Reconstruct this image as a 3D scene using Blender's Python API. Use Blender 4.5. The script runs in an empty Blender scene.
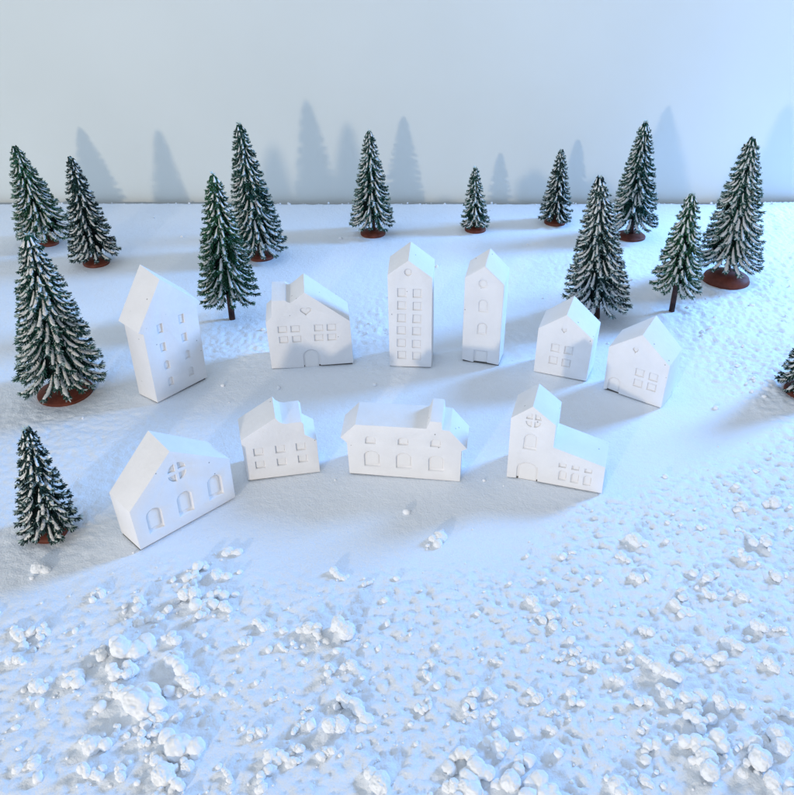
import bpy, bmesh, math, random
import numpy as np
from mathutils import Vector, Matrix

sc = bpy.context.scene
C = sc.collection
R = math.radians
# one Blender unit is ten centimetres of the table top

# ------------------------------------------------------------------ helpers
def link(name, me, mat=None, parent=None):
    o = bpy.data.objects.new(name, me)
    C.objects.link(o)
    if mat is not None:
        for m in (mat if isinstance(mat, (list, tuple)) else [mat]):
            me.materials.append(m)
    if parent is not None:
        o.parent = parent
    return o

def tag(o, label=None, cat=None, group=None, kind=None):
    if label: o['label'] = label
    if cat: o['category'] = cat
    if group: o['group'] = group
    if kind: o['kind'] = kind
    return o

def empty(name, loc, rz=0.0):
    o = bpy.data.objects.new(name, None)
    o.empty_display_size = 0.05
    o.location = loc
    o.rotation_euler = (0, 0, rz)
    C.objects.link(o)
    return o

def smooth(me, on=True):
    me.polygons.foreach_set('use_smooth', np.full(len(me.polygons), on))
    me.update()

def pydata(name, v, f, matidx=None):
    me = bpy.data.meshes.new(name)
    me.from_pydata(v, [], f)
    if matidx is not None:
        me.polygons.foreach_set('material_index', matidx)
    me.update()
    return me

# ------------------------------------------------------------------ noise
_rs = np.random.RandomState(7)
_perm = _rs.permutation(256)
_perm = np.concatenate([_perm, _perm, _perm])
_g3 = _rs.normal(size=(256, 3)); _g3 /= np.linalg.norm(_g3, axis=1)[:, None]

def perlin(x, y, z=None):
    x = np.asarray(x, float); y = np.asarray(y, float)
    z = np.zeros_like(x) if z is None else np.asarray(z, float)
    xi = np.floor(x).astype(int); yi = np.floor(y).astype(int); zi = np.floor(z).astype(int)
    xf, yf, zf = x - xi, y - yi, z - zi
    fd = lambda t: t * t * t * (t * (t * 6 - 15) + 10)
    u, v, w = fd(xf), fd(yf), fd(zf)
    def gr(dx, dy, dz):
        h = _perm[(_perm[(_perm[(xi + dx) & 255] + yi + dy) & 255] + zi + dz) & 255]
        g = _g3[h]
        return g[..., 0] * (xf - dx) + g[..., 1] * (yf - dy) + g[..., 2] * (zf - dz)
    lerp = lambda a, b, t: a + t * (b - a)
    return lerp(lerp(lerp(gr(0, 0, 0), gr(1, 0, 0), u), lerp(gr(0, 1, 0), gr(1, 1, 0), u), v),
                lerp(lerp(gr(0, 0, 1), gr(1, 0, 1), u), lerp(gr(0, 1, 1), gr(1, 1, 1), u), v), w)

# ------------------------------------------------------------------ materials
def mat(name, col, rough=0.85, bump=None, var=None, spec=0.25, sss=0.0, sss_r=0.03):
    m = bpy.data.materials.new(name); m.use_nodes = True
    nt = m.node_tree; b = nt.nodes['Principled BSDF']
    b.inputs['Base Color'].default_value = (*col, 1)
    b.inputs['Roughness'].default_value = rough
    b.inputs['Specular IOR Level'].default_value = spec
    if sss:
        b.inputs['Subsurface Weight'].default_value = sss
        b.inputs['Subsurface Radius'].default_value = (1, 0.9, 0.8)
        b.inputs['Subsurface Scale'].default_value = sss_r
    tc = nt.nodes.new('ShaderNodeTexCoord')
    if var:
        scale, lo, hi = var
        n = nt.nodes.new('ShaderNodeTexNoise'); n.inputs['Scale'].default_value = scale
        n.inputs['Detail'].default_value = 6
        r = nt.nodes.new('ShaderNodeValToRGB')
        r.color_ramp.elements[0].position = 0.35; r.color_ramp.elements[0].color = (*lo, 1)
        r.color_ramp.elements[1].position = 0.65; r.color_ramp.elements[1].color = (*hi, 1)
        nt.links.new(tc.outputs['Object'], n.inputs['Vector'])
        nt.links.new(n.outputs['Fac'], r.inputs['Fac'])
        nt.links.new(r.outputs['Color'], b.inputs['Base Color'])
    if bump:
        prev = None
        for (scale, dist, strength) in bump:
            n = nt.nodes.new('ShaderNodeTexNoise'); n.inputs['Scale'].default_value = scale
            n.inputs['Detail'].default_value = 4
            bp = nt.nodes.new('ShaderNodeBump')
            bp.inputs['Distance'].default_value = dist
            bp.inputs['Strength'].default_value = strength
            nt.links.new(tc.outputs['Object'], n.inputs['Vector'])
            nt.links.new(n.outputs['Fac'], bp.inputs['Height'])
            if prev: nt.links.new(prev.outputs['Normal'], bp.inputs['Normal'])
            prev = bp
        nt.links.new(prev.outputs['Normal'], b.inputs['Normal'])
    return m

def plaster_mat():
    m = mat('cast_plaster', (.82, .81, .805), 0.8, bump=[(60, .004, .35), (14, .008, .3)],
            var=(7, (.775, .77, .775), (.82, .815, .82)))
    nt = m.node_tree; b = nt.nodes['Principled BSDF']
    # sparse air-bubble pits: each hole's shade painted as a dark dot of colour
    tc = next(n for n in nt.nodes if n.type == 'TEX_COORD')
    vo = nt.nodes.new('ShaderNodeTexVoronoi'); vo.inputs['Scale'].default_value = 15
    nt.links.new(tc.outputs['Object'], vo.inputs['Vector'])
    lt = nt.nodes.new('ShaderNodeMapRange')
    lt.inputs['From Min'].default_value = 0.035; lt.inputs['From Max'].default_value = 0.07
    nt.links.new(vo.outputs['Distance'], lt.inputs['Value'])
    old = b.inputs['Base Color'].links[0].from_socket
    mx = nt.nodes.new('ShaderNodeMix'); mx.data_type = 'RGBA'
    mx.inputs[6].default_value = (.30, .29, .28, 1)
    nt.links.new(lt.outputs['Result'], mx.inputs[0]); nt.links.new(old, mx.inputs[7])
    nt.links.new(mx.outputs[2], b.inputs['Base Color'])
    return m

M = {
    'plaster': plaster_mat(),
    'plaster_pane': mat('cast_plaster_recess', (.80, .79, .785), 0.85, bump=[(70, .004, .4)]),
    'snow': mat('powder_snow', (.78, .82, .87), 0.75, bump=[(120, .006, .5), (40, .01, .35)], sss=.15, sss_r=.012, spec=.08,
                var=(1.3, (.755, .80, .855), (.80, .84, .885))),
    'clump': mat('clumped_snow', (.89, .91, .93), 0.95, bump=[(80, .004, .4)], spec=.05),
    'crumb': mat('snow_crumb', (.87, .89, .92), 0.95, bump=[(90, .005, .4)], spec=.05),
    'wall': mat('painted_board', (.74, .785, .77), 0.8, bump=[(9, .01, .12)],
                var=(.8, (.725, .77, .755), (.755, .80, .785))),
    'table': mat('grey_table', (.22, .23, .25), 0.7, bump=[(30, .004, .2)]),
    'trunk': mat('painted_trunk', (.055, .022, .016), 0.7, bump=[(40, .01, .5)], var=(25, (.035, .014, .011), (.09, .034, .024))),
    'disc': mat('wooden_disc', (.14, .036, .021), 0.6, bump=[(50, .005, .35)], var=(18, (.10, .025, .015), (.17, .046, .028))),
    'gap_shade': mat('dark_gap_shade', (.10, .095, .09), 0.95),  # near-black colour standing for contact shade and dirty edge under the houses
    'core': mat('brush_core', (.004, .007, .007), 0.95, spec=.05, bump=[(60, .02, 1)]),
    'frost': mat('frosted_needle', (.50, .62, .60), 0.9),
    'flock': mat('flocked_snow', (.86, .85, .83), 0.9, bump=[(110, .008, .9)], var=(60, (.72, .73, .71), (.90, .89, .87))),
}
GREENS = {
    'dark': mat('dark_needle', (.016, .042, .042), 0.85, spec=.1, var=(9, (.009, .026, .028), (.03, .075, .068))),
    'mid': mat('mid_needle', (.018, .07, .056), 0.85, spec=.1, var=(9, (.01, .038, .034), (.03, .115, .085))),
    'bright': mat('bright_needle', (.025, .09, .05), 0.85, spec=.1, var=(9, (.012, .05, .033), (.045, .16, .08))),
}

# ------------------------------------------------------------------ the setting
# where the snow lies loose and lumpy (1) or thin and pressed flat (0)
def sstep(a, b, t):
    t = np.clip((t - a) / (b - a), 0, 1); return t * t * (3 - 2 * t)

def blob(x, y, cx, cy, rx, ry):
    return np.exp(-(((x - cx) / rx) ** 2 + ((y - cy) / ry) ** 2))

def rough_mask(x, y):
    n = perlin(x * 1.6 + 3, y * 1.6) * .28 + perlin(x * 5, y * 5 + 9) * .1
    # open foreground in front of the village
    edge = np.interp(x, [-4, -1.6, -1.0, -.5, .1, .5, .9, 1.5, 2.2, 3.2], [2.25, 2.28, 2.4, 2.42, 2.38, 2.5, 2.78, 3.2, 3.62, 4.2])
    m = sstep(-.12, .22, edge - y + n)
    m = np.maximum(m, sstep(-.2, .35, (x - np.interp(y, [3, 3.6, 4.2, 4.8, 5.6, 6.4, 7.2], [1.3, 1.75, 1.7, 1.72, 2.0, 2.5, 3.2])) + n) * sstep(3.5, 4.0, y + .5 * n))
    m = np.maximum(m, .8 * blob(x, y, -1.0, 4.45, .38, .26))
    m = np.maximum(m, .9 * blob(x, y, -.1, 4.55, .22, .5))
    m = np.maximum(m, .65 * blob(x, y, 1.5, 5.5, .45, .5))
    m = np.maximum(m, .45 * blob(x, y, -1.75, 3.4, .55, .45))
    m = np.maximum(m, .40 * blob(x, y, -1.5, 2.75, .4, .4))
    m = np.maximum(m, .5 * blob(x, y, .75, 4.4, .2, .3))
    return np.clip(m, 0, 1)

FLAT = []      # footprints kept level: (x, y, radius)
def ground_z(x, y):
    m = rough_mask(x, y)
    base = .012 * perlin(x * .9, y * .9 + 4) + .004 * perlin(x * 3.1, y * 3.1)
    m = m * (1 - .3 * sstep(.2, -.7, x) * sstep(2.7, 2.4, y)) if hasattr(x, 'shape') else m
    med = perlin(x * 9, y * 9, np.full_like(x, .5))
    sm = perlin(x * 22, y * 22, np.full_like(x, 2.5))
    fi = perlin(x * 47, y * 47, np.full_like(x, 5.5))
    lump = np.clip(perlin(x * 14 + 5, y * 14, np.full_like(x, 8.5)) + .02, 0, 1)
    z = base + m * (.016 + .005 * med + .009 * sm + .020 * fi + .020 * lump * (.4 + .6 * sstep(0, .3, perlin(x * 2.1, y * 2.1 + 17)))) + (1 - m) * .0016 * (sm + fi + med)
    keep = np.ones_like(x)
    for fx, fy, fr in FLAT:
        d = np.sqrt((x - fx) ** 2 + (y - fy) ** 2)
        keep *= sstep(fr * .75, fr * 1.35, d)
    return z * keep

# ------------------------------------------------------------------ houses
def arch_pts(w, h, n=8, flat=0.35):
    """upright opening with a rounded head, anticlockwise from bottom left"""
    r = min(w / 2, h) * 1.0
    ry = min(h * .5, w * .5) * (1 - flat) + h * .0 + .25 * w * flat
    pts = [(-w / 2, -h / 2), (w / 2, -h / 2)]
    for i in range(n + 1):
        a = math.pi * i / n
        pts.append((r * math.cos(a), h / 2 - ry + ry * math.sin(a)))
    return [pts]

def rect_pts(w, h):
    return [[(-w / 2, -h / 2), (w / 2, -h / 2), (w / 2, h / 2), (-w / 2, h / 2)]]

def round_pts(w, h, n=20):
    return [[(w / 2 * math.cos(2 * math.pi * i / n), h / 2 * math.sin(2 * math.pi * i / n)) for i in range(n)]]

def heart_pts(w, h, n=26):
    p = []
    for i in range(n):
        t = math.pi - 2 * math.pi * i / n
        x = 16 * math.sin(t) ** 3
        y = 13 * math.cos(t) - 5 * math.cos(2 * t) - 2 * math.cos(3 * t) - math.cos(4 * t)
        p.append((x / 32 * w, (y + 2.5) / 29 * h))
    a = sum(p[i][0] * p[(i + 1) % n][1] - p[(i + 1) % n][0] * p[i][1] for i in range(n))
    return [p if a > 0 else p[::-1]]

def clover_pts(w, h, gap=.13):
    """a round window crossed by two thick bars: four quarter panes"""
    out = []
    for q in range(4):
        a0 = q * math.pi / 2
        pts = [(0.0, 0.0)] + [(math.cos(a0 + math.pi / 2 * i / 7), math.sin(a0 + math.pi / 2 * i / 7)) for i in range(8)]
        ox = gap * (1 if q in (0, 3) else -1); oy = gap * (1 if q in (0, 1) else -1)
        out.append([((x * (1 - gap) + ox) * w / 2, (y * (1 - gap) + oy) * h / 2) for x, y in pts])
    return out

def grid_pts(w, h):
    """two by two small square panes"""
    g = .09
    out = []
    for sx in (-1, 1):
        for sy in (-1, 1):
            cx, cy = sx * w * (.25 + g / 4), sy * h * (.25 + g / 4)
            pw, ph = w * (.5 - g), h * (.5 - g)
            out.append([(cx - pw / 2, cy - ph / 2), (cx + pw / 2, cy - ph / 2), (cx + pw / 2, cy + ph / 2), (cx - pw / 2, cy + ph / 2)])
    return out

SHAPES = {'arch': arch_pts, 'rect': rect_pts, 'round': round_pts, 'heart': heart_pts, 'clover': clover_pts, 'grid': grid_pts}

def add_prism(bm, pts, y0, y1, shrink=1.0, cx=0, cz=0):
    """polygon in x/z pushed from y0 (front) to y1; shrink acts on the inner end"""
    mx = sum(p[0] for p in pts) / len(pts); mz = sum(p[1] for p in pts) / len(pts)
    a = [bm.verts.new((cx + x, y0, cz + z)) for x, z in pts]
    b = [bm.verts.new((cx + mx + (x - mx) * shrink, y1, cz + mz + (z - mz) * shrink)) for x, z in pts]
    n = len(pts)
    bm.faces.new(a); bm.faces.new(b[::-1])
    for i in range(n):
        bm.faces.new((a[i], b[i], b[(i + 1) % n], a[(i + 1) % n]))

def evaluated(o):
    dg = bpy.context.evaluated_depsgraph_get(); dg.update()
    return bpy.data.meshes.new_from_object(o.evaluated_get(dg))

RECESS = .0115

def house(name, label, loc, rz, prof, depth, ky, kx, openings, chimney=None, seed=1):
    root = empty(name, (*loc, .008), R(rz))
    tag(root, label, 'house', 'white plaster houses in the village')
    rnd = random.Random(seed)
    z1 = max(p[1] for p in prof)
    # the solid cast block
    bm = bmesh.new()
    fr = [bm.verts.new((x, 0, z)) for x, z in prof]
    bk = [bm.verts.new((x * kx, depth, z * ky)) for x, z in prof]
    n = len(prof)
    bm.faces.new(fr); bm.faces.new(bk[::-1])
    for i in range(n):
        bm.faces.new((fr[i], bk[i], bk[(i + 1) % n], fr[(i + 1) % n]))
    bmesh.ops.recalc_face_normals(bm, faces=bm.faces)
    me = bpy.data.meshes.new('block'); bm.to_mesh(me); bm.free()
    tmp = bpy.data.objects.new('block', me); C.objects.link(tmp)
    cut = bmesh.new()
    for (kind, cx, cz, w, h, part) in openings:
        for poly in SHAPES[kind](w, h):
            add_prism(cut, poly, -.02, RECESS, .93, cx, cz)
    bmesh.ops.recalc_face_normals(cut, faces=cut.faces)
    cme = bpy.data.meshes.new('cut'); cut.to_mesh(cme); cut.free()
    co = bpy.data.objects.new('cut', cme); C.objects.link(co)
    bo = tmp.modifiers.new('b', 'BOOLEAN'); bo.object = co; bo.operation = 'DIFFERENCE'; bo.solver = 'EXACT'
    bv = tmp.modifiers.new('v', 'BEVEL'); bv.width = .008; bv.segments = 3; bv.limit_method = 'ANGLE'; bv.angle_limit = R(28)
    res = evaluated(tmp)
    bpy.data.objects.remove(tmp); bpy.data.objects.remove(co)
    bm = bmesh.new(); bm.from_mesh(res)
    # a hand-cast block is never quite true
    for v in bm.verts:
        p = v.co
        s = math.sin(p.x * 9 + seed) * math.cos(p.z * 7 + seed * 2)
        v.co.y += .0015 * s
        v.co.x += .003 * math.sin(p.z * 11 + seed)
        if p.z < .02: v.co.z += .004 * math.sin(p.x * 31 + seed * 3) + .003 * math.sin(p.x * 77 + seed)
    bm.normal_update()
    roof = []; chim = []
    for f in bm.faces:
        c = f.calc_center_median()
        inrec = c.y < RECESS * 1.05 and c.y > .0075 and False
        if chimney and chimney[0] - .004 <= c.x / (1 + (kx - 1) * c.y / depth) <= chimney[1] + .004 and c.z / (1 + (ky - 1) * c.y / depth) > chimney[2] and f.normal.y > -.6 and f.normal.y < .6:
            chim.append(f.index)
        elif f.normal.z > .22 and c.z > .1 and (c.y > .0035) and not (c.y < RECESS + .006 and inside_opening(c, openings)):
            roof.append(f.index)
    roof = set(roof); chim = set(chim)
    def sub(keep):
        b2 = bm.copy()
        b2.faces.ensure_lookup_table()
        bmesh.ops.delete(b2, geom=[f for f in b2.faces if f.index not in keep], context='FACES')
        m2 = bpy.data.meshes.new('part'); b2.to_mesh(m2); b2.free()
        ar = np.zeros(len(m2.polygons)); m2.polygons.foreach_get('area', ar)
        m2.polygons.foreach_set('use_smooth', ar < .0012); m2.update()
        m2.set_sharp_from_angle(angle=R(38))
        return m2
    bm.faces.ensure_lookup_table(); bm.faces.index_update()
    allf = set(range(len(bm.faces)))
    link('wall', sub(allf - roof - chim), M['plaster'], root)
    rf = link('roof', sub(roof), M['plaster'], root)
    if chim:
        link('chimney', sub(chim), M['plaster'], rf)
    bm.free()
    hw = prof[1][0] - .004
    b = bmesh.new(); add_prism(b, [(-hw, -.010), (hw, -.010), (hw, .003), (-hw, .003)], .0105, depth - .004)  # added inset slab that draws the dark contact line under the block
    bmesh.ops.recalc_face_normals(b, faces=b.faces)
    m4 = bpy.data.meshes.new('gap_shade_slab'); b.to_mesh(m4); b.free(); link('gap_shade_slab', m4, M['gap_shade'], root)
    for (kind, cx, cz, w, h, part) in openings:
        b = bmesh.new()
        for poly in SHAPES[kind](w, h):
            k = .80
            mx = sum(p[0] for p in poly) / len(poly); mz = sum(p[1] for p in poly) / len(poly)
            pp = [(mx + (x - mx) * k, mz + (z - mz) * k) for x, z in poly]
            a = [b.verts.new((cx + mx + (x - mx) * .84, RECESS - .0042, cz + mz + (z - mz) * .9)) for x, z in pp]
            q = [b.verts.new((cx + x, RECESS - .001, cz + z)) for x, z in pp]
            e = [b.verts.new((cx + x, RECESS + .006, cz + z)) for x, z in pp]
            m_ = len(pp)
            b.faces.new(a); b.faces.new(e[::-1])
            for i in range(m_):
                j = (i + 1) % m_
                b.faces.new((a[i], q[i], q[j], a[j])); b.faces.new((q[i], e[i], e[j], q[j]))
        bmesh.ops.recalc_face_normals(b, faces=b.faces)
        m3 = bpy.data.meshes.new(part); b.to_mesh(m3); b.free()
        link(part, m3, M['plaster_pane'], root)
    for q in (-.6, 0, .6):
        FLAT.append((loc[0] + math.cos(R(rz)) * q * abs(prof[0][0]) - math.sin(R(rz)) * depth / 2,
                     loc[1] + math.sin(R(rz)) * q * abs(prof[0][0]) + math.cos(R(rz)) * depth / 2, .16))
    return root

def inside_opening(c, ops):
    for (kind, cx, cz, w, h, part) in ops:
        if abs(c.x - cx) < w * .8 and abs(c.z - cz) < h * .8:
            return True
    return False

W = 'window'
def many(kind, lst, part=W): return [(kind, x, z, w, h, part) for x, z, w, h in lst]

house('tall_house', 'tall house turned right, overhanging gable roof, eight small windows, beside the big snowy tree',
      (-1.223, 3.848), 50, [(-0.173, 0), (0.173, 0), (0.176, 0.456), (0.205, 0.478), (-0.026, 0.692), (-0.204, 0.446), (-0.176, 0.428)],
      .16, 1.06, 1.05,
      many('rect', [(-.072, .422, .038, .058), (-.072, .309, .038, .056), (.069, .426, .038, .058), (.07, .312, .038, .056)])
      + many('arch', [(-.07, .196, .038, .058), (-.067, .088, .038, .058), (.069, .203, .038, .058), (.073, .091, .038, .058)]), seed=1)

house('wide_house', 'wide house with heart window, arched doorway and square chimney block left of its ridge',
      (-.507, 4.122), 6.4, [(-.244, 0), (.244, 0), (.236, .288), (-.021, .482), (-.090, .428), (-.105, .420), (-.122, .428), (-.132, .438), (-.209, .438), (-.214, .334), (-.249, .305)],
      .22, 1.05, 1.0,
      [('heart', -.017, .36, .07, .055, W)]
      + many('rect', [(-.157, .253, .056, .046), (-.083, .253, .056, .046), (-.155, .186, .056, .046), (-.079, .186, .056, .046),
                      (.053, .252, .056, .046), (.127, .252, .056, .046), (.05, .188, .056, .046), (.127, .188, .056, .046)])
      + [('arch', -.002, .04, .105, .15, 'door')], chimney=(-.216, -.128, .34), seed=2)

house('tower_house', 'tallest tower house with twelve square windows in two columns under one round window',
      (.08, 4.118), -5, [(-.125, 0), (.125, 0), (.118, .577), (-.014, .676), (-.134, .585)], .2, 1.05, 1.03,
      [('round', -.018, .605, .045, .047, W)]
      + many('rect', [(-.055, .48, .055, .057), (-.055, .4, .055, .057), (-.054, .319, .055, .057), (-.053, .239, .055, .057), (-.052, .155, .055, .057), (-.05, .074, .055, .057),
                      (.033, .478, .055, .057), (.034, .398, .055, .057), (.035, .317, .055, .057), (.036, .237, .055, .057), (.037, .153, .055, .057), (.039, .072, .055, .057)]), seed=3)

house('narrow_house', 'narrow tower house with a round window above two arched windows and a doorway',
      (.503, 4.159), -15.8, [(-.114, 0), (.114, 0), (.110, .522), (-.005, .623), (-.120, .54)], .16, 1.08, 1.02,
      [('round', -.012, .515, .052, .054, W), ('arch', -.006, .376, .058, .08, W), ('arch', -.003, .227, .058, .08, W),
       ('rect', .0, .04, .085, .088, 'door')], seed=4)

house('small_house', 'small gabled house with centred four-pane window, standing before the broad dark tree',
      (.958, 4.006), -23, [(-.156, 0), (.156, 0), (.156, .272), (-.005, .397), (-.160, .283)], .18, 1.10, 1.02,
      [('heart', -.012, .295, .034, .033, W), *many('rect', [(-.049, .176, .054, .055), (.029, .176, .054, .055), (-.051, .093, .054, .055), (.025, .091, .054, .055)])], seed=5)

house('cottage', 'small gabled house with off-centre four-pane window and low doorway, rightmost of all houses',
      (1.319, 3.766), -36, [(-.169, 0), (.169, 0), (.168, .26), (-.001, .397), (-.178, .27)], .18, 1.11, 1.0,
      [('heart', -.028, .293, .034, .036, W), *many('rect', [(.016, .168, .055, .05), (.093, .166, .055, .05), (.017, .101, .055, .05), (.094, .103, .055, .05)]), ('arch', -.114, .045, .075, .10, 'door')], seed=6)

house('barn_house', 'broad lopsided gable house with round four-pane window over three arched windows',
      (-.933, 2.716), 46, [(-.249, 0), (.249, 0), (.247, .226), (-.029, .415), (-.257, .219)], .16, 1.07, 1.0,
      [('clover', -.014, .298, .09, .095, W)] + many('arch', [(-.158, .116, .078, .128), (-.006, .118, .08, .13), (.152, .119, .082, .132)]), seed=7)

house('stepped_house', 'small house with a curved stepped gable and six square windows in two rows',
      (-.551, 3.057), 12.2, [(-.175, 0), (.175, 0), (.173, .187), (.120, .228), (.117, .29), (.108, .302), (.058, .302), (.04, .300), (.02, .306), (.004, .318), (-.010, .340), (-.179, .238)],
      .18, 1.02, 1.03,
      many('rect', [(-.106, .16, .05, .047), (-.003, .161, .05, .047), (.095, .161, .05, .047),
                    (-.106, .085, .05, .047), (-.003, .086, .05, .047), (.098, .089, .05, .047)]), chimney=(.03, .122, .255), seed=8)

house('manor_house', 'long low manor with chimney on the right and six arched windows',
      (.035, 3.05), -5.9, [(-.269, 0), (.269, 0), (.273, .176), (.298, .190), (.213, .286), (.178, .289), (.172, .331), (.119, .333), (.104, .291), (-.232, .290), (-.303, .212), (-.273, .184)],
      .18, 1.04, 1.02,
      many('arch', [(-.16, .205, .052, .048), (-.004, .209, .052, .048), (.150, .211, .052, .048)])
      + many('arch', [(-.155, .096, .08, .098), (-.001, .095, .08, .098), (.155, .092, .08, .098)]), chimney=(.112, .176, .294), seed=9)

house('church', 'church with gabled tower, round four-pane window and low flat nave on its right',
      (.752, 2.99), -16.9, [(-.227, 0), (.227, 0), (.223, .152), (-.024, .214), (-.028, .337), (-.141, .420), (-.236, .340)],
      .21, 1.0, 1.01,
      [('clover', -.131, .343, .072, .075, W), ('arch', -.132, .222, .066, .095, W), ('arch', -.13, .04, .108, .13, 'door')]
      + many('arch', [(.036, .062, .038, .062), (.094, .059, .038, .062), (.152, .057, .038, .062)])
      + many('rect', [(.03, .119, .036, .026), (.091, .117, .036, .026), (.151, .113, .036, .026)]), seed=10)

# ------------------------------------------------------------------ bottle-brush trees
def lathe(profile, seg, wob=0.0, seed=0):
    rnd = random.Random(seed); v = []; f = []
    ph = [rnd.uniform(0, 6.28) for _ in range(3)]
    for r, z in profile:
        for k in range(seg):
            a = 2 * math.pi * k / seg
            rr = r * (1 + wob * (math.sin(2 * a + ph[0]) + .6 * math.sin(5 * a + ph[1])))
            v.append((rr * math.cos(a), rr * math.sin(a), z))
    for i in range(len(profile) - 1):
        for k in range(seg):
            a = i * seg + k; b = i * seg + (k + 1) % seg
            f.append((a, b, b + seg, a + seg))
    f.append(tuple(range(seg))[::-1]); f.append(tuple(range((len(profile) - 1) * seg, len(profile) * seg)))
    return v, f

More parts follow.
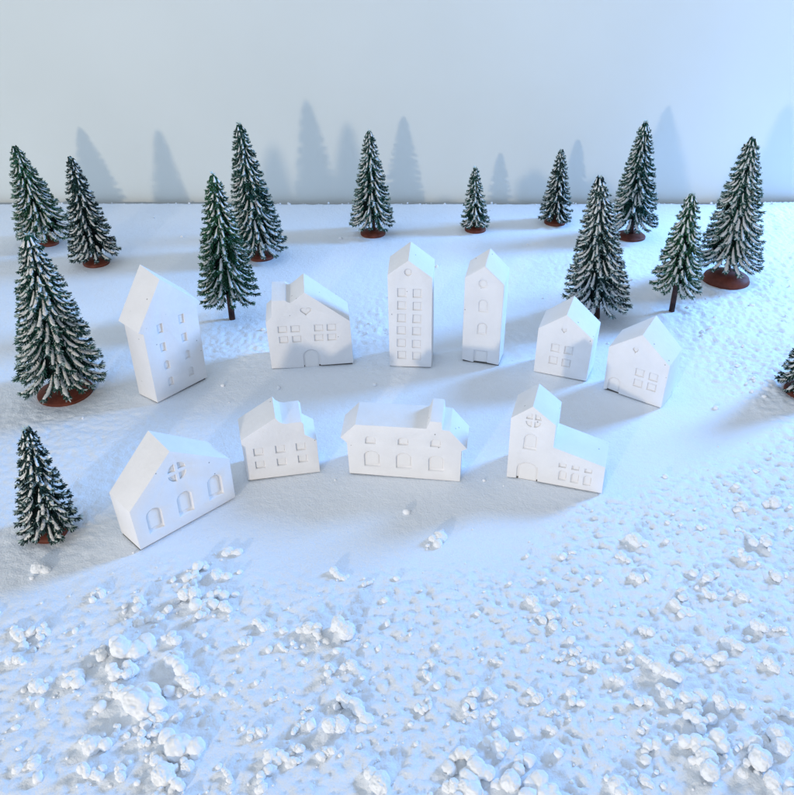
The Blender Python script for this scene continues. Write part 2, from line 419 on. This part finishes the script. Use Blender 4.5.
TREES = 'frosted fir trees around the village'
def tree(label, loc, h, r, cz, dx, disc, green='dark', seed=1, snow=1.0, frost=.35, step=.057, hump=.012, belly=.8, az=0.0):
    """h height, r crown radius, cz height of the crown's hem, dx sideways lean of the tip, disc radius of the foot (0: bare peg)"""
    rnd = random.Random(seed)
    root = empty('fir_tree', (*loc, 0), 0)
    tag(root, label, 'tree', TREES)
    lean = lambda p: (p[0] + dx * (p[2] / h), p[1], p[2])
    # trunk
    tv, tf = lathe([(.024 if disc else .02, 0.0), (.019, cz + .05), (.012, h * .7), (.003, h * .985)], 10, .06, seed)
    me = pydata('trunk', [lean(p) for p in tv], tf); smooth(me); link('trunk', me, M['trunk'], root)
    if disc:
        dv, df = lathe([(disc * .99, 0), (disc, .006), (disc, .016), (disc * .93, .016 + hump * .5), (disc * .55, .02 + hump), (.02, .022 + hump * 1.2)], 36, .012, seed)
        me = pydata('base', dv, df); smooth(me); me.set_sharp_from_angle(angle=R(50)); link('base', me, M['disc'], root)
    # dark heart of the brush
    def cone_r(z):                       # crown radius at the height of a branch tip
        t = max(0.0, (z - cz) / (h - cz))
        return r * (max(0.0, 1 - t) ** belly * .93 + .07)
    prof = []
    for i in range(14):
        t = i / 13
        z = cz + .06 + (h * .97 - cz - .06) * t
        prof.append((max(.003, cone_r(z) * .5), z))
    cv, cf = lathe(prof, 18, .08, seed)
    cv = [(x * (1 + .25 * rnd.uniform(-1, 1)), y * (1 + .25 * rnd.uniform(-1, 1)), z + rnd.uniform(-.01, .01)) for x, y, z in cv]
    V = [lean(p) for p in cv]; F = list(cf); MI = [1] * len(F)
    SV = []; SF = []
    nl = max(8, int((h - cz) / step))
    zs = []
    z = cz
    # spacing shrinks towards the tip
    while z < h * .955:
        zs.append(z); t = (z - cz) / (h - cz)
        z += step * (1.12 - .62 * t)
    for li, ztip in enumerate(zs):
        t = (ztip - cz) / (h - cz)
        Rr = cone_r(ztip)
        nb = max(7, int(round(6.5 + 9 * min(1, Rr / .22))))
        off = rnd.uniform(0, 6.28)
        for k in range(nb):
            a = off + 2 * math.pi * (k + rnd.uniform(-.22, .22)) / nb
            L = Rr * rnd.uniform(.9, 1.0) * 1.02
            zt = ztip + rnd.uniform(-.014, .014)
            drop = L * (.95 + .35 * t) * rnd.uniform(.9, 1.1) + .012
            ca, sa = math.cos(a), math.sin(a)
            side = Vector((-sa, ca, 0))
            swing = rnd.uniform(-.12, .12)
            pts = []
            N = 8
            for i in range(N + 1):
                s = i / N
                rr = .012 + (L - .012) * s
                zz = zt + drop * (1 - s) ** 2.1 + .05 * L * max(0, s - .55) / .45
                sw = swing * L * s * s
                pts.append(Vector((ca * rr - sa * sw, sa * rr + ca * sw, zz)))
            # needles
            segs = 24 if L > .1 else 14
            nlen = .018 + .021 * min(1, L / .2)
            for i in range(segs):
                s = .12 + .88 * (i + rnd.random() * .6) / segs
                q = s * N; i0 = min(N - 1, int(q)); fq = q - i0
                p = pts[i0].lerp(pts[i0 + 1], fq)
                d = (pts[i0 + 1] - pts[i0]).normalized()
                up = side.cross(d).normalized()
                if up.z < 0: up = -up
                for sg, lift in ((-1, -.1), (1, -.1), (-1, -.5), (1, -.5), (rnd.choice((-1, 1)) * .3, -.9), (rnd.choice((-1, 1)) * .6, .3)):
                    nd = (side * sg * rnd.uniform(.6, 1.0) + d * rnd.uniform(.6, 1.2) + up * (lift + rnd.uniform(-.2, .2))).normalized()
                    ln = nlen * rnd.uniform(.7, 1.1) * (1 - .25 * s)
                    wv = nd.cross(Vector((rnd.uniform(-1, 1), rnd.uniform(-1, 1), rnd.uniform(-1, 1)))).normalized() * (.0040 if L > .08 else .0031)
                    b = len(V)
                    tip = p + nd * ln
                    V.extend((lean(p - wv), lean(p + wv), lean(tip + wv * .45), lean(tip - wv * .45)))
                    F.append((b, b + 1, b + 2, b + 3))
                    pf = frost * (.06 + 1.3 * s ** 3) * (1.0 if lift > -.3 else .35)
                    MI.append(2 if rnd.random() < pf else 0)
            # the tip ends in a small fan
            d = (pts[N] - pts[N - 1]).normalized()
            for i in range(14):
                nd = (d + side * rnd.uniform(-.8, .8) + Vector((0, 0, rnd.uniform(-.5, .3)))).normalized()
                wv = nd.cross(Vector((rnd.uniform(-1, 1), rnd.uniform(-1, 1), rnd.uniform(-1, 1)))).normalized() * .0026
                p = pts[N] - d * .02; tip = p + nd * nlen * rnd.uniform(.7, 1.0)
                b = len(V)
                V.extend((lean(p - wv), lean(p + wv), lean(tip + wv * .45), lean(tip - wv * .45))); F.append((b, b + 1, b + 2, b + 3))
                MI.append(2 if rnd.random() < min(.6, frost * 1.5) else 0)
            # flocked ridge of snow lying along the branch
            if rnd.random() < .9 * snow:
                s0 = rnd.uniform(.15, .38); s1 = rnd.uniform(.90, 1.02)
                nr = 9; ng = 6
                wmax = (.0050 + .0066 * min(1, L / .2)) * rnd.uniform(.75, 1.25) * snow ** .5
                base = len(SV)
                for i in range(nr):
                    s = s0 + (s1 - s0) * i / (nr - 1)
                    q = min(s, 1.0) * N; i0 = min(N - 1, int(q)); fq = q - i0
                    p = pts[i0].lerp(pts[i0 + 1], fq)
                    d = (pts[i0 + 1] - pts[i0]).normalized()
                    if s > 1: p = p + d * (s - 1) * L
                    up = side.cross(d).normalized()
                    if up.z < 0: up = -up
                    env = math.sin(math.pi * min(1, (i + .35) / (nr - .3))) ** .45
                    env *= (.65 + .5 * i / (nr - 1))
                    for g in range(ng):
                        an = 2 * math.pi * g / ng
                        w = wmax * env * rnd.uniform(.75, 1.25)
                        SV.append(lean(p + up * (.004 + w * .62 * math.sin(an)) + side * w * math.cos(an) * 1.0))
                for i in range(nr - 1):
                    for g in range(ng):
                        a0 = base + i * ng + g; b0 = base + i * ng + (g + 1) % ng
                        SF.append((a0, b0, b0 + ng, a0 + ng))
                SF.append(tuple(range(base, base + ng))[::-1]); SF.append(tuple(range(base + (nr - 1) * ng, base + nr * ng)))
    # frosted tuft at the tip
    for i in range(70):
        a = rnd.uniform(0, 6.28); zz = h * .93 + rnd.random() * h * .06
        p = Vector((0, 0, zz)); nd = Vector((math.cos(a) * .55, math.sin(a) * .55, rnd.uniform(-.3, .8))).normalized()
        wv = nd.cross(Vector((rnd.uniform(-1, 1), rnd.uniform(-1, 1), .3))).normalized() * .003
        b = len(V); tip = p + nd * (.022 + .02 * (h * 1.0 - zz) / h)
        V.extend((lean(p - wv), lean(p + wv), lean(tip + wv * .4), lean(tip - wv * .4))); F.append((b, b + 1, b + 2, b + 3))
        MI.append(2 if rnd.random() < .92 else 0)
    me = pydata('crown', V, F, np.array(MI, dtype=np.int32))
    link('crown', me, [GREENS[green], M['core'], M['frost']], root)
    me = pydata('snow', SV, SF); smooth(me)
    link('snow', me, M['flock'], root)
    FLAT.append((loc[0], loc[1], max(disc * 1.1, .05)))
    return root

tree('green tree at the back left, leftmost of the trees nearest the wall', (-2.82, 6.11), .777, .225, .085, -.084, .075, 'bright', 11, .9, .4)
tree('dark slim tree on a round foot, second from the left by the wall', (-2.31, 5.71), .81, .185, .075, -.022, .10, 'dark', 12, .95, .3)
tree('tall tree partly hidden behind the green peg-trunked tree on the left', (-1.06, 5.83), 1.025, .215, .075, -.071, .10, 'mid', 13, 1.0, .35)
tree('green tree on a bare footless peg trunk, behind the wide heart-window house', (-1.10, 4.76), .986, .20, .165, -.011, 0, 'bright', 14, .9, .3)
tree('frosted tree standing alone by the wall, behind and left of the tallest tower house', (-.20, 6.33), .847, .18, .095, -.017, .105, 'mid', 15, .95, .45)
tree('smallest of the trees by the wall, straight behind the narrow tower house', (.66, 6.42), .532, .118, .06, -.028, .088, 'mid', 16, .85, .5, step=.048)
tree('small dark tree by the wall, just left of the tall tree with the bare trunk', (1.36, 6.59), .623, .14, .055, -.009, .09, 'dark', 17, .85, .45, step=.05)
tree('tall tree by the wall with a stretch of bare trunk above its round foot', (1.93, 6.26), .939, .20, .115, -.025, .12, 'mid', 18, .95, .4)
tree('broad dark tree right behind the small gabled house', (1.34, 4.78), .957, .225, .11, -.11, .0, 'dark', 19, 1.0, .45)
tree('green tree on a bare footless peg trunk beside the large domed-foot tree', (1.87, 4.88), .824, .17, .185, -.021, 0, 'bright', 20, .95, .45)
tree('large broad tree on a wide brown domed foot, at the right', (2.41, 5.38), 1.042, .235, .135, -.045, .165, 'mid', 21, 1.05, .5, hump=.05)
tree('big heavily snowed tree on a brown foot, left of the tall overhanging-roof house', (-1.885, 3.83), .955, .245, .095, .02, .15, 'mid', 22, 1.1, .35)
tree('small dark tree at the lower left, beside the broad gable house', (-1.54, 2.66), .567, .128, .045, .031, .075, 'dark', 23, 1.0, .35, step=.044)
tree('little dark tree cut off by the right edge of the picture', (2.31, 3.84), .50, .15, .055, -.02, .10, 'dark', 24, 1.0, .3, step=.048)

# ------------------------------------------------------------------ ground, table, backdrop
def axis(parts):
    out = [parts[0][0]]
    for a, b, st in parts:
        n = max(1, int(round((b - a) / st)))
        out.extend(list(a + (b - a) * (i + 1) / n for i in range(n)))
    return np.array(out)

xs = axis([(-7, -3.7, .06), (-3.7, 3.7, .0115), (3.7, 7, .06)])
ys = axis([(-1.5, 1.15, .05), (1.15, 4.4, .0095), (4.4, 7.14, .016)])
X, Y = np.meshgrid(xs, ys)
Zg = ground_z(X, Y)
edge = sstep(7.06, 7.14, Y + .025 * perlin(X * 8, Y * 2)) * .02
Zg = Zg - edge
Yw = Y + np.where(Y > 7.1, .02 * perlin(X * 14, Y * 3), 0)
nx, ny = len(xs), len(ys)
verts = np.stack([X, Yw, Zg], -1).reshape(-1, 3)
idx = np.arange(nx * ny).reshape(ny, nx)
quads = np.stack([idx[:-1, :-1], idx[:-1, 1:], idx[1:, 1:], idx[1:, :-1]], -1).reshape(-1, 4)
me = bpy.data.meshes.new('snow_ground')
me.vertices.add(len(verts)); me.vertices.foreach_set('co', verts.ravel())
me.loops.add(quads.size); me.loops.foreach_set('vertex_index', quads.ravel())
me.polygons.add(len(quads)); me.polygons.foreach_set('loop_start', np.arange(0, quads.size, 4))
me.update(calc_edges=True); smooth(me)
tag(link('snow_ground', me, M['snow']), kind='structure')

def box(name, x0, x1, y0, y1, z0, z1, m):
    v = [(x, y, z) for x in (x0, x1) for y in (y0, y1) for z in (z0, z1)]
    f = [(0, 1, 3, 2), (4, 6, 7, 5), (0, 4, 5, 1), (2, 3, 7, 6), (0, 2, 6, 4), (1, 5, 7, 3)]
    return link(name, pydata(name, v, f), m)
tag(box('table_top', -7, 7, -1.5, 7.6, -.35, -.06, M['table']), kind='structure')
tag(box('backdrop_wall', -8, 4.3, 7.2, 7.3, -.06, 6.5, M['wall']), kind='structure')

# ------------------------------------------------------------------ loose snow
def ico(sub):
    bm = bmesh.new(); bmesh.ops.create_icosphere(bm, subdivisions=sub, radius=1)
    v = np.array([x.co[:] for x in bm.verts]); f = np.array([[q.index for q in t.verts] for t in bm.faces]); bm.free()
    return v, f

def mesh_np(name, v, f):
    me = bpy.data.meshes.new(name)
    me.vertices.add(len(v)); me.vertices.foreach_set('co', np.ascontiguousarray(v, dtype=np.float32).ravel())
    me.loops.add(f.size); me.loops.foreach_set('vertex_index', f.ravel().astype(np.int32))
    me.polygons.add(len(f)); me.polygons.foreach_set('loop_start', np.arange(0, f.size, f.shape[1], dtype=np.int32))
    me.update(calc_edges=True); smooth(me)
    return me

rs = np.random.RandomState(5)
# (x, y, width) on the table
CLUMPS = [(-1.429, 2.067, 0.115), (-1.401, 1.949, 0.074), (-1.268, 1.845, 0.09), (-1.155, 1.856, 0.109), (-1.192, 1.534, 0.082), (-0.997, 2.001, 0.17), (-1.004, 1.896, 0.101), (-0.997, 1.813, 0.089), (-0.888, 1.771, 0.159), (-0.814, 1.944, 0.167), (-0.987, 2.141, 0.118), (-0.841, 2.373, 0.115), (-0.735, 2.384, 0.084), (-0.746, 2.239, 0.141), (-0.758, 2.17, 0.069), (-0.765, 1.814, 0.063), (-0.698, 1.817, 0.054), (-0.567, 2.028, 0.061), (-0.522, 2.11, 0.074), (-0.428, 2.009, 0.053), (-0.354, 2.091, 0.077), (-0.294, 2.064, 0.086), (-0.205, 2.092, 0.097), (-0.244, 1.898, 0.073), (-0.181, 1.918, 0.065), (-0.243, 2.393, 0.084), (-0.114, 2.344, 0.058), (-0.423, 1.793, 0.05), (-0.308, 1.742, 0.049), (-0.481, 1.652, 0.068), (-0.338, 1.667, 0.068), (-0.118, 1.701, 0.155), (-0.392, 1.552, 0.115), (-0.423, 1.482, 0.08), (-0.229, 1.574, 0.066), (-1.003, 1.606, 0.117), (-0.981, 1.512, 0.098), (-0.847, 1.62, 0.067), (-0.718, 1.606, 0.151), (-0.784, 1.552, 0.063), (-0.686, 1.539, 0.066), (-0.544, 1.497, 0.057), (-0.719, 1.44, 0.111), (-0.889, 1.506, 0.057), (-0.069, 1.486, 0.097), (-0.713, 2.533, 0.087), (-1.488, 2.428, 0.085), (-1.211, 2.289, 0.071), (0.176, 2.604, 0.098), (1.056, 2.579, 0.097), (0.95, 2.494, 0.059), (0.989, 2.366, 0.057), (0.546, 2.227, 0.075), (0.559, 2.145, 0.05), (0.615, 2.165, 0.066), (0.606, 2.108, 0.05), (0.699, 2.125, 0.035), (0.12, 1.931, 0.055), (0.101, 1.881, 0.04), (0.368, 1.947, 0.04), (0.609, 1.964, 0.052), (0.663, 1.989, 0.052), (0.651, 1.944, 0.048), (0.721, 1.927, 0.055), (0.788, 1.864, 0.061), (0.263, 1.775, 0.078), (0.335, 1.803, 0.053), (0.259, 1.724, 0.048), (0.322, 1.72, 0.048), (0.106, 1.758, 0.055), (0.486, 1.79, 0.063), (0.615, 1.796, 0.063), (0.532, 1.726, 0.041), (0.522, 1.665, 0.037), (0.59, 1.708, 0.034), (0.324, 1.613, 0.103), (0.201, 1.551, 0.101), (0.248, 1.483, 0.127), (0.197, 1.437, 0.109), (0.453, 1.429, 0.171), (0.705, 1.437, 0.109), (0.795, 1.471, 0.057), (0.918, 1.937, 0.073), (0.972, 1.882, 0.108), (1.053, 1.965, 0.092), (0.861, 1.768, 0.069), (0.953, 1.785, 0.079), (1.03, 1.78, 0.096), (1.118, 1.758, 0.069), (1.17, 1.748, 0.069), (1.167, 1.942, 0.091), (1.265, 2.013, 0.084), (0.828, 1.578, 0.098), (0.826, 1.665, 0.05), (1.018, 1.598, 0.156), (0.994, 1.523, 0.104), (1.179, 1.554, 0.122), (1.268, 1.614, 0.099), (1.321, 1.723, 0.086), (1.191, 1.462, 0.079), (1.386, 2.096, 0.065), (1.46, 2.089, 0.057), (1.538, 2.606, 0.109), (1.606, 2.583, 0.087), (1.47, 2.48, 0.074), (1.561, 2.378, 0.072), (1.293, 2.361, 0.082), (1.368, 1.929, 0.062), (0.953, 2.081, 0.057), (0.851, 2.012, 0.037), (1.128, 2.187, 0.117), (1.576, 2.8, 0.082), (1.726, 2.832, 0.092), (1.25, 2.272, 0.06), (1.383, 2.269, 0.068)]
_cr = np.random.RandomState(77)
for cx, cy, cw in list(CLUMPS):
    if cw > .11:
        for q in range(_cr.randint(1, 3)):
            a = _cr.uniform(0, 6.28); nw = cw * _cr.uniform(.4, .7)
            CLUMPS.append((cx + math.cos(a) * cw * .62, cy + math.sin(a) * cw * .62, nw))
# crumbs too many to count
bv, bf = ico(1); bv2, bf2 = ico(2)
xs_, ys_ = rs.uniform(-3.6, 3.7, 60000), 1.1 + 6.0 * rs.rand(60000) ** 1.35
mk = rough_mask(xs_, ys_)
dens = np.where(ys_ < 4.2, .62, .35) * (.35 + .9 * np.clip(perlin(xs_ * 2.3, ys_ * 2.3 + 40) + .35, 0, 1))
sel = rs.rand(60000) < (mk ** 1.5) * dens * .19 + .003
xs_, ys_ = xs_[sel], ys_[sel]
zz_ = ground_z(xs_, ys_)
av, af = [], []; o = 0
for x, y, z in zip(xs_, ys_, zz_):
    s = .0035 + .015 * rs.rand() ** 4
    d = 1 + rs.uniform(-.22, .22, (len(bv), 1))
    p = bv * d * s * np.array([rs.uniform(.8, 1.25), rs.uniform(.8, 1.25), rs.uniform(.6, .95)])
    av.append(p + np.array([x, y, z + s * .3])); af.append(bf + o); o += len(bv)
# more of them where a clump has broken up
for cx, cy, cw in CLUMPS:
    for q in range(int(1 + 18 * cw)):
        a = rs.uniform(0, 6.28); dd = cw * rs.uniform(.35, 1.0)
        x, y = cx + dd * math.cos(a), cy + dd * math.sin(a)
        s = (.005 + .02 * rs.rand() ** 2.5) * (.6 + cw * 2.5)
        z = float(ground_z(np.array([x]), np.array([y]))[0])
        p = bv2 * (1 + .34 * perlin(bv2[:, 0] * 2.2 + q, bv2[:, 1] * 2.2 + cx * 9, bv2[:, 2] * 2.2)[:, None] * 2) * s * np.array([rs.uniform(.8, 1.25), rs.uniform(.8, 1.25), rs.uniform(.65, .95)])
        av.append(p + np.array([x, y, z + s * .35])); af.append(bf2 + o); o += len(bv2)
# a thin line of crumbs along the foot of the backdrop
for i in range(170):
    x = rs.uniform(-4, 4); s = .004 + .010 * rs.rand() ** 3
    p = bv * (1 + rs.uniform(-.22, .22, (len(bv), 1))) * s
    av.append(p + np.array([x, 7.1 + rs.uniform(-.03, .03), s * .4 - .008])); af.append(bf + o); o += len(bv)
me = mesh_np('snow_crumbs', np.concatenate(av), np.concatenate(af))
tag(link('snow_crumbs', me, M['crumb']), kind='stuff')

# clumps one can tell apart (meshes)
def clump_mesh(seed, lobes):
    """several soft lumps grown together into one skin"""
    r = np.random.RandomState(seed)
    v, f = ico(4)
    vs_, fs_, o = [], [], 0
    pos = []
    for i in range(lobes):
        ra = r.uniform(.30, .56) if lobes > 1 else .8
        if i == 0:
            c = np.array([0, 0, ra * .6])
        else:
            b = pos[r.randint(len(pos))]; a = r.uniform(0, 6.28); q = (b[1] + ra) * r.uniform(.6, .85)
            c = b[0] + np.array([math.cos(a) * q, math.sin(a) * q, r.uniform(-.25, .38) * q]); c[2] = max(c[2], ra * .4)
        pos.append((c, ra))
        n = .22 * perlin(v[:, 0] * 1.9 + seed + i * 3, v[:, 1] * 1.9, v[:, 2] * 1.9) + .12 * perlin(v[:, 0] * 4.5, v[:, 1] * 4.5 + seed, v[:, 2] * 4.5 + i) + .14 * perlin(v[:, 0] * 7, v[:, 1] * 7 + seed, v[:, 2] * 7 + i) + .07 * perlin(v[:, 0] * 14, v[:, 1] * 14 + seed, v[:, 2] * 14 + i)
        vs_.append(v * (ra * (1 + 1.1 * n))[:, None] + c); fs_.append(f + o); o += len(v)
    P = np.concatenate(vs_)
    P[:, :2] -= P[:, :2].mean(0); P /= np.abs(P[:, :2]).max() * 1.0
    m0 = mesh_np('lumps', P, np.concatenate(fs_))
    t = bpy.data.objects.new('lumps', m0); C.objects.link(t)
    rm = t.modifiers.new('r', 'REMESH'); rm.mode = 'VOXEL'; rm.voxel_size = .038
    sm_ = t.modifiers.new('s', 'SMOOTH'); sm_.factor = .5; sm_.iterations = 1
    m = evaluated(t); bpy.data.objects.remove(t); m.name = 'snow_clump'
    smooth(m); m.materials.clear(); m.materials.append(M['clump'])
    return m

small_m = [clump_mesh(30 + i, 2 + i % 4) for i in range(8)]
big_m = [clump_mesh(60 + i, 5 + i % 5) for i in range(10)]
LONE = {13: 'large knobbly snow clump nearest below the broad gable house', 48: 'lone snow lump on smooth ground in front of the long manor house', 49: 'single rounded snow lump in front of the church, at the rim of the rough snow', 25: 'snow lump on smooth ground in front of the stepped-gable house, left of the lone lump', 0: 'snow clump at the left edge below the small dark tree'}
for i, (x, y, w) in enumerate(CLUMPS):
    big = w > .11
    me = (big_m if big else small_m)[rs.randint(0, 10 if big else 8)]
    o = bpy.data.objects.new('snow_clump', me); C.objects.link(o)
    s = w * .5
    z = float(ground_z(np.array([x]), np.array([y]))[0])
    o.location = (x, y, z - s * .12)
    o.rotation_euler = (rs.uniform(-.25, .25), rs.uniform(-.25, .25), rs.uniform(0, 6.28))
    s *= 1.08
    o.scale = (s * rs.uniform(.95, 1.2), s * rs.uniform(.9, 1.1), s * rs.uniform(.85, 1.05))
    if i in LONE:
        tag(o, LONE[i], 'snow', 'loose snow clumps on the ground')
    elif w > .16:
        tag(o, 'large knobbly clump of loose snow in the open foreground', 'snow', 'large loose snow clumps in the foreground')
    elif big:
        tag(o, 'medium knobbly clump of loose snow in the open foreground', 'snow', 'medium loose snow clumps in the foreground')
    else:
        tag(o, 'small rounded lump of loose snow lying in the open foreground', 'snow', 'small loose snow lumps in the foreground')

# ------------------------------------------------------------------ light
WORLD_LOW, WORLD_HIGH = .26, 1.04
w = bpy.data.worlds.new('World'); sc.world = w; w.use_nodes = True
bg = w.node_tree.nodes['Background']
# the room behind the camera is brighter than its ceiling
nt = w.node_tree
tc = nt.nodes.new('ShaderNodeTexCoord'); sx = nt.nodes.new('ShaderNodeVectorMath'); sx.operation = 'DOT_PRODUCT'
nt.links.new(tc.outputs['Generated'], sx.inputs[0]); sx.inputs[1].default_value = (-.72, -.64, .27)
mr = nt.nodes.new('ShaderNodeMapRange'); mr.inputs['From Min'].default_value = 0; mr.inputs['From Max'].default_value = 1
mr.inputs['To Min'].default_value = WORLD_LOW; mr.inputs['To Max'].default_value = WORLD_HIGH
nt.links.new(sx.outputs['Value'], mr.inputs['Value']); nt.links.new(mr.outputs['Result'], bg.inputs['Strength'])
bg.inputs['Color'].default_value = (.90, 1.02, 1.18, 1)

# low warm lamp in front on the left (throws the tree shadows on the backdrop)
l = bpy.data.lights.new('warm_lamp', 'POINT'); l.energy = 1420; l.color = (1.0, .83, .62); l.shadow_soft_size = .19
lo = bpy.data.objects.new('warm_lamp', l); lo.location = (-4.0, -5.7, 2.2); C.objects.link(lo)
# cool window at the far right, low over the table
l = bpy.data.lights.new('window_light', 'AREA'); l.shape = 'RECTANGLE'; l.size = 1.9; l.size_y = 2.2; l.energy = 1450; l.color = (.21, .48, 1.0)
lo = bpy.data.objects.new('window_light', l); lo.location = (8.0, 7.55, 4.0); C.objects.link(lo)
lo.rotation_euler = (Vector((-.3, 3.6, 0)) - Vector(lo.location)).to_track_quat('-Z', 'Y').to_euler()

# ------------------------------------------------------------------ camera
cd = bpy.data.cameras.new('camera'); cd.sensor_width = 36; cd.sensor_fit = 'HORIZONTAL'; cd.lens = 36
cd.clip_start = .05; cd.clip_end = 200
cam = bpy.data.objects.new('camera', cd); cam.location = (0, 0, 2.4); cam.rotation_euler = (R(90 - 32.4), 0, 0)
C.objects.link(cam); sc.camera = cam

sc.render.engine = 'CYCLES'
vs = sc.view_settings
vs.view_transform = 'Standard'; vs.look = 'None'; vs.gamma = 1; vs.exposure = 0; vs.use_curve_mapping = False
